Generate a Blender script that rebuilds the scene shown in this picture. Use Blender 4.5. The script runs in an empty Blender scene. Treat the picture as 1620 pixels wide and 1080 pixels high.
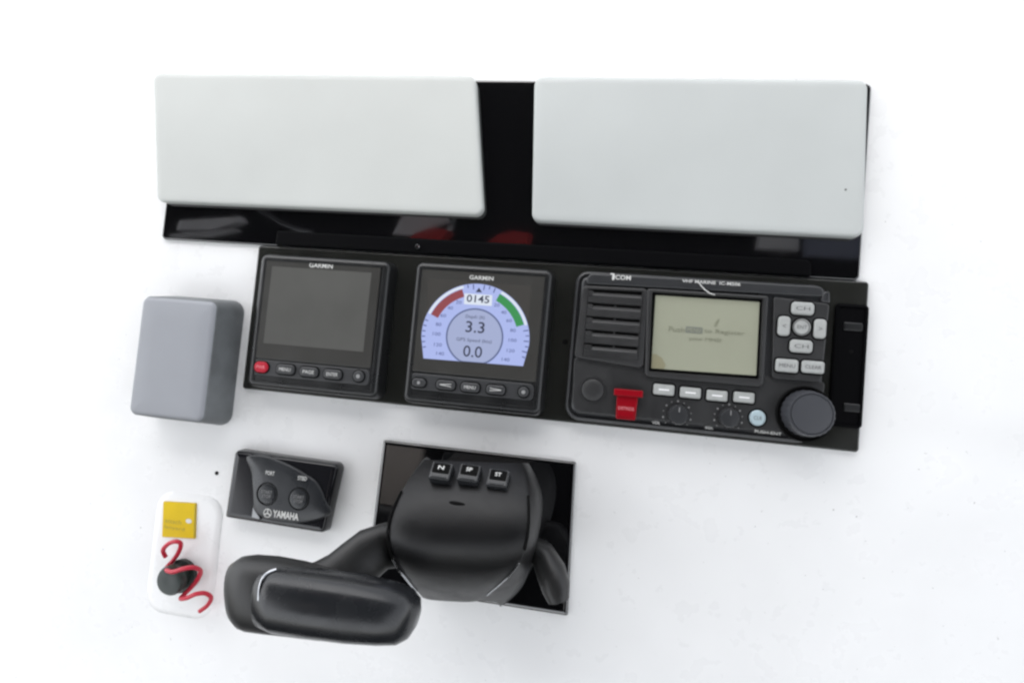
import bpy, bmesh, math, random
from mathutils import Matrix, Vector, noise
random.seed(4)
S = bpy.context.scene
COL = S.collection
PI = math.pi

# ------------------------------------------------------------------ camera, sky, sun, exposure
TILT = Matrix.Rotation(math.radians(40), 4, 'X')          # the dash leans back: its normal is 50 degrees above the horizon
FPX, DIST = 1000.0, 0.5                                    # focal length in photo pixels (1620 wide), metres from lens to panel
RC = (Matrix.Rotation(0.09319847, 4, 'Z') @ Matrix.Rotation(0.17099313, 4, 'Y') @ Matrix.Rotation(0.07048199, 4, 'X'))
cam = bpy.data.cameras.new('camera'); cam.sensor_width = 36; cam.sensor_fit = 'HORIZONTAL'
cam.lens = 36 * FPX / 1620; cam.clip_start = 0.01; cam.clip_end = 2000
co = bpy.data.objects.new('camera', cam); COL.objects.link(co)
co.matrix_world = TILT @ Matrix.Translation((0, 0, DIST)) @ RC
S.camera = co

EXPOSURE = 1.66
S.view_settings.view_transform = 'Standard'; S.view_settings.look = 'None'
S.view_settings.exposure = EXPOSURE; S.view_settings.gamma = 1; S.view_settings.use_curve_mapping = False
S.cycles.filter_width = 2.5
S.cycles.use_denoising = True
S.cycles.max_bounces = 8

sun_dash = Vector((-0.30, 0.50, 0.75)).normalized()       # towards the sun, in dash axes
sun_w = (TILT.to_3x3() @ sun_dash).normalized()
el = math.asin(sun_w.z); az = math.atan2(sun_w.x, sun_w.y)
W = bpy.data.worlds.new('World'); S.world = W; W.use_nodes = True
nt = W.node_tree; nt.nodes.clear()
sky = nt.nodes.new('ShaderNodeTexSky'); sky.sky_type = 'NISHITA'; sky.sun_disc = False
sky.sun_elevation = el; sky.sun_rotation = az; sky.air_density = 1.0; sky.dust_density = 1.5; sky.ozone_density = 1.0
hsv = nt.nodes.new('ShaderNodeHueSaturation'); hsv.inputs['Saturation'].default_value = 0.17
bg = nt.nodes.new('ShaderNodeBackground'); bg.inputs['Strength'].default_value = 0.15
wo = nt.nodes.new('ShaderNodeOutputWorld')
nt.links.new(sky.outputs[0], hsv.inputs['Color']); nt.links.new(hsv.outputs[0], bg.inputs[0]); nt.links.new(bg.outputs[0], wo.inputs[0])
sl = bpy.data.lights.new('sun', 'SUN'); sl.energy = 0.6; sl.angle = math.radians(90); sl.color = (1, 0.975, 0.945)
so = bpy.data.objects.new('sun', sl); COL.objects.link(so)
so.matrix_world = sun_w.to_track_quat('Z', 'Y').to_matrix().to_4x4()

# ------------------------------------------------------------------ measuring: a photo pixel on the plane z above the panel, in dash axes (metres)
def at(px, py, z=0.0):
    d = RC.to_3x3() @ Vector(((px - 810) / FPX, -(py - 540) / FPX, -1))
    t = (DIST - z) / -d.z
    return Vector((d.x * t, d.y * t, z))
def mm(n, px, py, z=0.0):                                   # n photo pixels, in metres, near that pixel
    return (at(px + n / 2, py, z) - at(px - n / 2, py, z)).length

# ------------------------------------------------------------------ materials
def mat(name, col, rough=0.5, spec=0.5, metal=0.0, coat=0.0, bump=0.0, bscale=400.0, vary=0.0, vscale=30.0, rvary=0.0, emit=0.0, stain_or_reflection=None):
    m = bpy.data.materials.new(name); m.use_nodes = True
    N = m.node_tree.nodes; L = m.node_tree.links; b = N['Principled BSDF']
    c4 = (*col, 1)
    b.inputs['Base Color'].default_value = c4
    b.inputs['Roughness'].default_value = rough; b.inputs['Specular IOR Level'].default_value = spec
    b.inputs['Metallic'].default_value = metal; b.inputs['Coat Weight'].default_value = coat; b.inputs['Coat Roughness'].default_value = 0.06
    tc = N.new('ShaderNodeTexCoord')
    if emit:
        b.inputs['Emission Color'].default_value = c4; b.inputs['Emission Strength'].default_value = emit
        b.inputs['Base Color'].default_value = (0.02, 0.02, 0.02, 1)
    src = None
    if vary:
        n = N.new('ShaderNodeTexNoise'); n.inputs['Scale'].default_value = vscale; n.inputs['Detail'].default_value = 6
        L.new(tc.outputs['Object'], n.inputs['Vector'])
        mr = N.new('ShaderNodeMapRange'); mr.inputs['From Min'].default_value = 0.3; mr.inputs['From Max'].default_value = 0.7
        mr.inputs['To Min'].default_value = 1 - vary; mr.inputs['To Max'].default_value = 1 + vary * 0.6
        L.new(n.outputs['Fac'], mr.inputs['Value'])
        mx = N.new('ShaderNodeMix'); mx.data_type = 'RGBA'; mx.blend_type = 'MULTIPLY'; mx.inputs['Factor'].default_value = 1
        mx.inputs['A'].default_value = c4; L.new(mr.outputs[0], mx.inputs['B'])
        src = mx.outputs['Result']
    if stain_or_reflection:                                               # small specks of dirt with edges of their own
        sc, thr, dark = stain_or_reflection
        v = N.new('ShaderNodeTexNoise'); v.inputs['Scale'].default_value = sc; v.inputs['Detail'].default_value = 2
        L.new(tc.outputs['Object'], v.inputs['Vector'])
        r2 = N.new('ShaderNodeMapRange'); r2.inputs['From Min'].default_value = thr; r2.inputs['From Max'].default_value = thr + 0.05
        L.new(v.outputs['Fac'], r2.inputs['Value'])
        m2 = N.new('ShaderNodeMix'); m2.data_type = 'RGBA'
        L.new(r2.outputs[0], m2.inputs['Factor'])
        if src: L.new(src, m2.inputs['A'])
        else: m2.inputs['A'].default_value = c4
        m2.inputs['B'].default_value = (*dark, 1); src = m2.outputs['Result']
    if src: L.new(src, b.inputs['Base Color'])
    if rvary:
        n = N.new('ShaderNodeTexNoise'); n.inputs['Scale'].default_value = 60; n.inputs['Detail'].default_value = 8
        L.new(tc.outputs['Object'], n.inputs['Vector'])
        mr = N.new('ShaderNodeMapRange'); mr.inputs['From Min'].default_value = 0.35; mr.inputs['From Max'].default_value = 0.7
        mr.inputs['To Min'].default_value = rough; mr.inputs['To Max'].default_value = rough + rvary
        L.new(n.outputs['Fac'], mr.inputs['Value']); L.new(mr.outputs[0], b.inputs['Roughness'])
    if bump:
        n = N.new('ShaderNodeTexNoise'); n.inputs['Scale'].default_value = bscale; n.inputs['Detail'].default_value = 3
        L.new(tc.outputs['Object'], n.inputs['Vector'])
        bp = N.new('ShaderNodeBump'); bp.inputs['Strength'].default_value = bump; bp.inputs['Distance'].default_value = 0.0005
        L.new(n.outputs['Fac'], bp.inputs['Height']); L.new(bp.outputs[0], b.inputs['Normal'])
    return m
EM = 2 ** -EXPOSURE
M_GEL = mat('gelcoat', (0.80, 0.80, 0.795), 0.25, vary=0.05, vscale=7, rvary=.15, bump=0.05, bscale=25, stain_or_reflection=(260, 0.735, (0.45, 0.45, 0.44)))
M_COVER = mat('cover_plastic', (0.50, 0.515, 0.495), 0.40, vary=0.05, vscale=7, bump=0.08, bscale=900, rvary=0.12)
M_GLOSS = mat('black_acrylic', (0.003, 0.003, 0.0035), 0.02, spec=1.0, coat=0.7, rvary=0.04)
M_PANEL = mat('panel_black', (0.017, 0.0175, 0.0155), 0.12, rvary=0.12, bump=0.05, bscale=700)
M_TRIM = mat('black_rubber', (0.0015, 0.0015, 0.002), 0.6, spec=0.05)
M_CASE = mat('instrument_plastic', (0.010, 0.0105, 0.011), 0.27, rvary=0.12, bump=0.12, bscale=1400)
M_LENS = mat('instrument_lens', (0.040, 0.039, 0.036), 0.3, spec=0.35, rvary=0.1)
M_OFF = mat('dark_display', (0.090, 0.089, 0.083), 0.3, spec=.35, vary=0.1, vscale=25)
M_STRIP = mat('key_strip', (0.035, 0.036, 0.038), 0.4, bump=0.1, bscale=1500)
M_KEY = mat('black_key', (0.008, 0.008, 0.009), 0.35)
M_WHITE = mat('white_print', (0.62, 0.62, 0.60), 0.5)
M_GREYP = mat('grey_print', (0.25, 0.25, 0.25), 0.5)
M_RADIO = mat('radio_plastic', (0.019, 0.019, 0.0195), 0.38, rvary=0.15, bump=0.25, bscale=1300)
M_RADIO2 = mat('radio_rim', (0.028, 0.029, 0.031), 0.3, rvary=0.1, bump=0.1, bscale=1300)
M_HOLE = mat('deep_black', (0.002, 0.002, 0.002), 0.7, spec=0.1)
M_LCD = mat('radio_lcd', (0.31, 0.318, 0.243), 0.25, vary=0.06, vscale=14)
M_LCDINK = mat('lcd_ink', (0.20, 0.205, 0.145), 0.4)
M_LCDBOX = mat('lcd_ink_box', (0.17, 0.18, 0.15), 0.4)
M_SOFT = mat('grey_rubber_key', (0.36, 0.37, 0.36), 0.5, vary=0.08, vscale=300)
M_KEYLEG = mat('key_legend', (0.85, 0.85, 0.85), 0.4)
M_KEYDK = mat('key_print', (0.10, 0.10, 0.10), 0.5)
M_BLUE = mat('pale_blue_key', (0.40, 0.50, 0.54), 0.35)
M_RED = mat('red_plastic', (0.24, 0.003, 0.009), 0.3, spec=0.2)
M_REDKEY = mat('red_key', (0.42, 0.012, 0.03), 0.4, spec=.3)
M_PINK = mat('pink_print', (0.75, 0.25, 0.28), 0.4)
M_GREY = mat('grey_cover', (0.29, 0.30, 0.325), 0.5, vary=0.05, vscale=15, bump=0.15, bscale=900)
M_GREYS = mat('grey_cover_shade', (0.15, 0.16, 0.165), 0.55, vary=0.25, vscale=45, bump=0.4, bscale=500)  # darker base than the face paints in the side's shade
M_YEL = mat('yellow_label', (0.66, 0.46, 0.004), 0.45, spec=0.2, vary=0.06, vscale=60)
M_YPR = mat('olive_print', (0.36, 0.28, 0.02), 0.5)
M_CORD = mat('red_cord', (0.48, 0.010, 0.035), 0.35)
M_KNOB = mat('dark_green_plastic', (0.010, 0.018, 0.015), 0.35)
M_THR = mat('throttle_plastic', (0.005, 0.005, 0.0055), 0.36, spec=.36, rvary=0.1, bump=0.18, bscale=1200)
M_THRG = mat('throttle_gloss', (0.016, 0.017, 0.019), 0.2, rvary=0.12)
M_ARM = mat('throttle_arm', (0.012, 0.012, 0.012), 0.42, bump=0.1, bscale=900)
M_CHROME = mat('chrome', (0.75, 0.77, 0.8), 0.12, metal=1.0)
M_ENG = mat('start_panel_plastic', (0.022, 0.024, 0.027), 0.25, rvary=0.12)
M_ENGD = mat('start_panel_dark', (0.010, 0.010, 0.012), 0.12)
M_CANVAS = mat('dark_canvas', (0.012, 0.012, 0.013), 0.9, vary=0.2, vscale=6)
M_STEEL = mat('stainless', (0.45, 0.46, 0.48), 0.18, metal=1.0)

# ------------------------------------------------------------------ mesh helpers
def rpoly(pts, r, inset=0.0, n=6):
    """convex polygon (counter-clockwise), pushed in by inset, with rounded corners; r may be a list"""
    k = len(pts); P = [Vector((p[0], p[1])) for p in pts]
    rs = r if isinstance(r, (list, tuple)) else [r] * k
    lines = []
    for i in range(k):
        a, b = P[i], P[(i + 1) % k]; d = (b - a).normalized(); nrm = Vector((-d.y, d.x))
        lines.append((a + nrm * inset, d))
    Q = []
    for i in range(k):
        (p1, d1), (p2, d2) = lines[i - 1], lines[i]
        den = d1.x * d2.y - d1.y * d2.x
        t = ((p2.x - p1.x) * d2.y - (p2.y - p1.y) * d2.x) / den
        Q.append(p1 + d1 * t)
    out = []
    for i in range(k):
        rr = max(rs[i] - inset, 0.00004)
        c = Q[i]; u = (Q[i - 1] - c).normalized(); v = (Q[(i + 1) % k] - c).normalized()
        ang = math.acos(max(-1, min(1, u.dot(v)))); tl = rr / math.tan(ang / 2)
        bis = (u + v).normalized(); cen = c + bis * (rr / math.sin(ang / 2))
        s = (c + u * tl) - cen; e = (c + v * tl) - cen
        a0 = math.atan2(s.y, s.x); a1 = math.atan2(e.y, e.x)
        da = (a1 - a0) % (2 * PI)
        for j in range(n + 1):
            a = a0 + da * j / n
            out.append(cen + Vector((math.cos(a), math.sin(a))) * rr)
    return out
def rect(cx, cy, w, h, rot=0.0):
    c, s = math.cos(rot), math.sin(rot)
    return [(cx + x * c - y * s, cy + x * s + y * c) for x, y in ((-w/2, -h/2), (w/2, -h/2), (w/2, h/2), (-w/2, h/2))]
def circ(cx, cy, r, n=32, ry=None):
    return [Vector((cx + r * math.cos(2*PI*i/n), cy + (ry or r) * math.sin(2*PI*i/n))) for i in range(n)]
def loft(rings, cap0=True, cap1=True, bm=None, closed=True):
    bm = bm or bmesh.new(); prev = None; first = None
    for ring in rings:
        vs = [bm.verts.new(v) for v in ring]
        if prev:
            k = len(vs)
            for i in range(k if closed else k - 1):
                j = (i + 1) % k
                bm.faces.new((prev[i], prev[j], vs[j], vs[i]))
        else: first = vs
        prev = vs
    if cap0: bm.faces.new(list(reversed(first)))
    if cap1: bm.faces.new(prev)
    return bm
def slab(pts, r, prof, n=6, bm=None):
    """prof: [(inset, z), ...] from the base up; a last ring just inside keeps the top flat in the smooth shading"""
    prof = list(prof) + [(prof[-1][0] + 0.00025, prof[-1][1])]
    return loft([[(v.x, v.y, z) for v in rpoly(pts, r, i, n)] for i, z in prof], bm=bm)
def round_top(z0, z1, b, n=4):
    return [(0, z0)] + [(b * (1 - math.cos(a)), z1 - b + b * math.sin(a)) for a in [PI/2 * j / n for j in range(n + 1)]]
def lathe(cx, cy, prof, n=40, bm=None):
    return loft([[(v.x, v.y, z) for v in circ(cx, cy, r, n)] for r, z in prof], bm=bm)
def flat(bm, pts, z):
    bm.faces.new([bm.verts.new((p[0], p[1], z)) for p in pts])
def tube(pts, r, n=10, bm=None):
    rings = []; up = Vector((0.13, 0.21, 1))
    for i, p in enumerate(pts):
        t = (pts[min(i + 1, len(pts) - 1)] - pts[max(i - 1, 0)]).normalized()
        a = t.cross(up).normalized(); b = t.cross(a)
        rad = r[i] if isinstance(r, (list, tuple)) else r
        rings.append([p + (a * math.cos(2*PI*k/n) + b * math.sin(2*PI*k/n)) * rad for k in range(n)])
    return loft(rings, bm=bm)
def link(name, bm, m, parent=None, smooth=40, kind=None, label=None):
    me = bpy.data.meshes.new(name)
    bmesh.ops.recalc_face_normals(bm, faces=bm.faces[:])
    bm.to_mesh(me); bm.free(); me.materials.append(m)
    if smooth:
        for p in me.polygons: p.use_smooth = True
        me.set_sharp_from_angle(angle=math.radians(smooth))
    o = bpy.data.objects.new(name, me); COL.objects.link(o)
    if parent: o.parent = parent
    if kind: o['kind'] = kind
    if label: o['label'] = label
    return o
def flatlink(name, bm, m, parent=None, **k): return link(name, bm, m, parent, smooth=0, **k)
def thing(name, label, cat, loc, group=None, rot=0.0):
    o = bpy.data.objects.new(name, None); o.empty_display_size = 0.02; COL.objects.link(o)
    o.matrix_world = TILT @ Matrix.Translation(loc) @ Matrix.Rotation(rot, 4, 'Z')
    o['label'] = label; o['category'] = cat
    if group: o['group'] = group
    return o
class Frame:                                                # pixel -> thing-local metres
    def __init__(s, o, loc, rot=0.0): s.o = o; s.l = Vector(loc); s.m = Matrix.Rotation(-rot, 3, 'Z')
    def p(s, px, py, z=0.0): return s.m @ (at(px, py, z) - s.l)
def text_bm(body, w, h, cx, cy, z, thick=0.00008, rot=0.0, bold=0.0, bm=None):
    cu = bpy.data.curves.new('lettering', 'FONT'); cu.body = body; cu.align_x = 'CENTER'; cu.resolution_u = 3
    cu.offset = bold; cu.space_line = 0.85
    tmp = bpy.data.objects.new('lettering', cu); COL.objects.link(tmp)
    dg = bpy.context.evaluated_depsgraph_get(); me = tmp.evaluated_get(dg).to_mesh()
    vs = [v.co.copy() for v in me.vertices]; fs = [tuple(p.vertices) for p in me.polygons]
    tmp.evaluated_get(dg).to_mesh_clear(); bpy.data.objects.remove(tmp); bpy.data.curves.remove(cu)
    x0 = min(v.x for v in vs); x1 = max(v.x for v in vs); y0 = min(v.y for v in vs); y1 = max(v.y for v in vs)
    bm = bm or bmesh.new(); c, s = math.cos(rot), math.sin(rot)
    nv = []
    for v in vs:
        x = ((v.x - x0) / (x1 - x0) - 0.5) * w; y = ((v.y - y0) / (y1 - y0) - 0.5) * h
        nv.append(bm.verts.new((cx + x * c - y * s, cy + x * s + y * c, z)))
    for f in fs:
        try: bm.faces.new([nv[i] for i in f])
        except ValueError: pass
    return bm

# ------------------------------------------------------------------ setting: the moulded white dash
ZG = -0.004                                                 # gelcoat surface, 4 mm below the panel face
def dash_h(x, y):
    # the moulding breaks gently along a curve at the lower right, and rises in soft waves
    c = 0.215 - 0.9 * (y + 0.06) ** 2 * 2 + (y + 0.06) * -0.55
    d = x - c
    sp = 0.03 * math.log(1 + math.exp(max(-30, min(30, d / 0.012)))) * 0.012 / 0.03 * 3.5
    return ZG - 0.00 + min(0.0, -0.014 * sp) * (1 if y < -0.03 else max(0, 1 - (y + 0.03) / 0.03))
bm = bmesh.new(); NX, NY = 180, 130
grid = [[bm.verts.new((-0.95 + 1.7 * i / NX, -0.62 + 1.24 * j / NY, dash_h(-0.95 + 1.7 * i / NX, -0.62 + 1.24 * j / NY))) for i in range(NX + 1)] for j in range(NY + 1)]
for j in range(NY):
    for i in range(NX): bm.faces.new((grid[j][i], grid[j][i+1], grid[j+1][i+1], grid[j+1][i]))
dash = link('dashboard', bm, M_GEL, kind='structure'); dash.matrix_world = TILT.copy()
dash['label'] = 'white gelcoat boat dashboard that carries all the instruments'
p = at(343, 748, ZG)
flatlink('screw_hole', lathe(p.x, p.y, [(0.0016, ZG), (0.0016, ZG + 0.0006), (0.0009, ZG + 0.0008)], 14), M_HOLE, dash)

# ------------------------------------------------------------------ display panel (upper black acrylic) and its trim
YB = at(408, 387).y
c0 = at(254, 380).x; c1 = at(1363, 400).x; ytop = at(800, 127).y
loc = Vector(((c0 + c1) / 2, (YB + ytop) / 2, ZG))
dp = thing('display_fascia', 'glossy black acrylic panel behind the two large white display covers', 'panel', loc)
link('face_plate', slab(rect(0, 0, c1 - c0, ytop - YB), 0.004, round_top(0, 0.0035, 0.0012)), M_GLOSS, dp)
tx0 = at(440, 370).x; tx1 = at(1284, 400).x; th = 0.0125
link('trim_strip', slab(rect((tx0 + tx1) / 2 - loc.x, YB + th / 2 - loc.y + 0.0004, tx1 - tx0, th), [.001, .001, .005, .001], [(0, 0.0034), (0, 0.0058), (0.0006, 0.0064), (0.0014, 0.0066)]), M_TRIM, dp)
f = Frame(dp, loc); q = f.p(662, 394, 0)
link('screw', lathe(q.x, q.y + 0.0012, [(0.0026, 0.006), (0.0026, 0.0076), (0.0018, 0.0086), (0.0004, 0.0088)], 16), M_STEEL, dp)

# the two covers
def cover(quad, r, label, zt, m):
    P = [at(x, y, zt) for x, y in quad]; cx = sum(p.x for p in P) / 4; cy = sum(p.y for p in P) / 4
    l = Vector((cx, cy, ZG + 0.0035))
    o = thing('display_cover', label, 'cover', l, 'white covers over the large displays')
    pts = [(p.x - cx, p.y - cy) for p in P]
    H = zt - l.z
    link('cover_shell', slab(pts, r, [(0.0012, 0.0002), (0, 0.001), (0, H - 0.0025), (0.0003, H - 0.0012), (0.0011, H - 0.0004), (0.0026, H), (0.006, H - 0.00015), (0.03, H - 0.0002)], 8), m, o, smooth=50)
    return o, l
ZC = 0.008
cl, _ = cover([(248, 318.3), (764.5, 340.5), (751.5, 120), (241, 115)], 0.0068, 'white display cover left of the black gap, above the dark-screened instrument', ZC, M_COVER)
M_COVER2 = mat('cover_plastic_dull', (0.455, 0.475, 0.465), 0.40, vary=0.05, vscale=7, bump=0.08, bscale=900, rvary=0.12)
cr, lr = cover([(841, 349), (1367, 375.2), (1374, 127), (845, 121)], 0.0068, 'slightly greyer display cover right of the black gap, above the radio', ZC, M_COVER2)
p = at(1338, 300, ZC) - lr
flatlink('chip', lathe(p.x, p.y, [(0.0009, p.z - 0.0003), (0.0008, p.z + 0.0001)], 8), M_KEYDK, cr)

# ------------------------------------------------------------------ instrument panel (lower black strip)
A = at(408, 387); B = at(384, 614); C = at(1350, 715)
xl = (A.x + B.x) / 2; xr = at(1366, 600).x; yb = (B.y + C.y) / 2
loc = Vector(((xl + xr) / 2, (YB + yb) / 2, ZG))
ip = thing('instrument_fascia', 'long black panel strip holding the two instruments and the radio', 'panel', loc)
link('face_plate', slab(rect(0, -0.0003, xr - xl, YB - yb - 0.0006), 0.0025, [(0, 0.0001), (0, 0.0028), (0.0004, 0.0036), (0.0012, 0.004)]), M_PANEL, ip)
f = Frame(ip, loc)
for px, py in ((894, 541), (1346, 556)):
    q = f.p(px, py)
    link('screw', lathe(q.x, q.y, [(0.0021, 0.004), (0.0021, 0.0045), (0.0012, 0.0049)], 14), M_HOLE, ip)
q0 = f.p(1321, 480); q1 = f.p(1362, 678)
w, h = q1.x - q0.x, q0.y - q1.y
link('blanking_plate', slab(rect((q0.x + q1.x) / 2, (q0.y + q1.y) / 2, w, h), 0.003, [(0, 0.0039), (0, 0.0055), (0.0006, 0.006), (0.002, 0.006), (0.0026, 0.0048)]), M_TRIM, ip)
for py in (517, 645):
    q = f.p(1349, py)
    link('clip', slab(rect(q.x, q.y, 0.013, 0.006), 0.001, [(0, 0.0045), (0, 0.0052), (0.0006, 0.0057)]), M_CASE, ip)

# ------------------------------------------------------------------ square instruments
ZF = 0.016                                                  # height of their faces above the panel
def instrument(label, TL, TR, BL, BR, lens, strip, keys, first_red, logo, build_screen):
    P = [at(*q, ZF) for q in (TL, TR, BL, BR)]
    x0 = (P[0].x + P[2].x) / 2; x1 = (P[1].x + P[3].x) / 2; y1 = (P[0].y + P[1].y) / 2; y0 = (P[2].y + P[3].y) / 2
    loc = Vector(((x0 + x1) / 2, (y0 + y1) / 2, 0))
    o = thing('instrument_display', label, 'instrument', loc, 'square instruments on the black strip'); f = Frame(o, loc)
    w, h = x1 - x0, y1 - y0
    link('case', slab(rect(0, 0, w, h), 0.006, [(-0.001, 0), (-0.0008, 0.004), (0, ZF - 0.004), (0.0008, ZF - 0.0016), (0.0022, ZF - 0.0004), (0.0042, ZF), (0.0058, ZF - 0.0002), (0.0064, ZF - 0.0014), (0.012, ZF - 0.0014)], 8), M_CASE, o)
    def quad(q4, z): return [f.p(x, y, z) for x, y in q4]
    def axis(q4, z):                                        # the upright rectangle that best fits four pixels (TL, TR, BL, BR)
        a = quad(q4, z); xa = (a[0].x + a[2].x) / 2; xb = (a[1].x + a[3].x) / 2; ya = (a[2].y + a[3].y) / 2; yb_ = (a[0].y + a[1].y) / 2
        return (xa + xb) / 2, (ya + yb_) / 2, xb - xa, yb_ - ya
    cx, cy, lw, lh = axis(lens, ZF)
    link('lens', slab(rect(cx, cy, lw, lh), 0.0025, [(0, ZF - 0.0016), (0, ZF - 0.0008), (0.0005, ZF - 0.0005)]), M_LENS, o)
    sx, sy, sw, sh = axis(strip, ZF)
    link('key_strip', slab(rect(sx, sy, sw, sh), 0.004, [(0, ZF - 0.0016), (0, ZF - 0.0009), (0.0005, ZF - 0.0006)]), M_STRIP, o)
    for i, (px, py, kw, kh, leg) in enumerate(keys):
        q = f.p(px, py, ZF); W_ = mm(kw, px, py, ZF); H_ = mm(kh, px, py, ZF)
        red = first_red and i == 0
        r = min(W_, H_) / 2 * (0.999 if i in (0, 4) else 0.85)
        link('key_collar', slab(rect(q.x, q.y, W_, H_), r, [(0, ZF - 0.0008), (0.0001, ZF + 0.0001), (0.0009, ZF + 0.0001), (0.0013, ZF - 0.0005)], 8), M_HOLE, o)
        k = link('key', slab(rect(q.x, q.y, W_ - 0.0016, H_ - 0.0016), max(r - 0.0008, 0.0005), [(0, ZF - 0.0007), (0.0001, ZF + 0.0007), (0.0006, ZF + 0.0013), (0.0014, ZF + 0.0015)], 8), M_REDKEY if red else M_STRIP, o, label='red power key' if red else None)
        if isinstance(leg, str):
            flatlink('legend', text_bm(leg, mm(kw * .55, px, py, ZF), mm(5.0, px, py, ZF), q.x, q.y, ZF + 0.00158), M_PINK if red else M_WHITE, k)
        else:
            b2 = bmesh.new(); flat(b2, circ(q.x, q.y, mm(leg, px, py, ZF), 12), ZF + 0.00158); flatlink('legend', b2, M_GREYP, k)
    q = f.p(logo[0], logo[1], ZF)
    flatlink('brand_lettering', text_bm('GARMIN', mm(logo[2], *logo[:2], ZF), mm(logo[3], *logo[:2], ZF), q.x, q.y, ZF - 0.0004, bold=0.012), M_WHITE, o)
    build_screen(o, f, axis, quad)
    return o

def dark_screen(o, f, axis, quad):
    cx, cy, w, h = axis([(428, 421), (588, 431), (418, 543), (574, 556)], ZF)
    link('screen', slab(rect(cx, cy, w, h), 0.0008, [(0, ZF - 0.0006), (0.0001, ZF - 0.0004)]), M_OFF, o)
instrument('black square instrument with a blank dark screen and one red key', (415.5, 402), (615, 411), (385, 613), (598, 628),
    [(418, 408.5), (603, 418), (400, 566), (585.5, 581)], [(398, 569), (585, 584), (395, 593), (583, 608)],
    [(413.7, 580.5, 25, 19, 'PWR'), (452, 584.2, 32, 17.5, 'MENU'), (489, 588.2, 32, 17.5, 'PAGE'), (526.5, 592, 32, 17.5, 'ENTER'), (567.5, 595, 20, 20, 3.2)],
    True, (507.5, 420, 37, 7), dark_screen)

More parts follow.
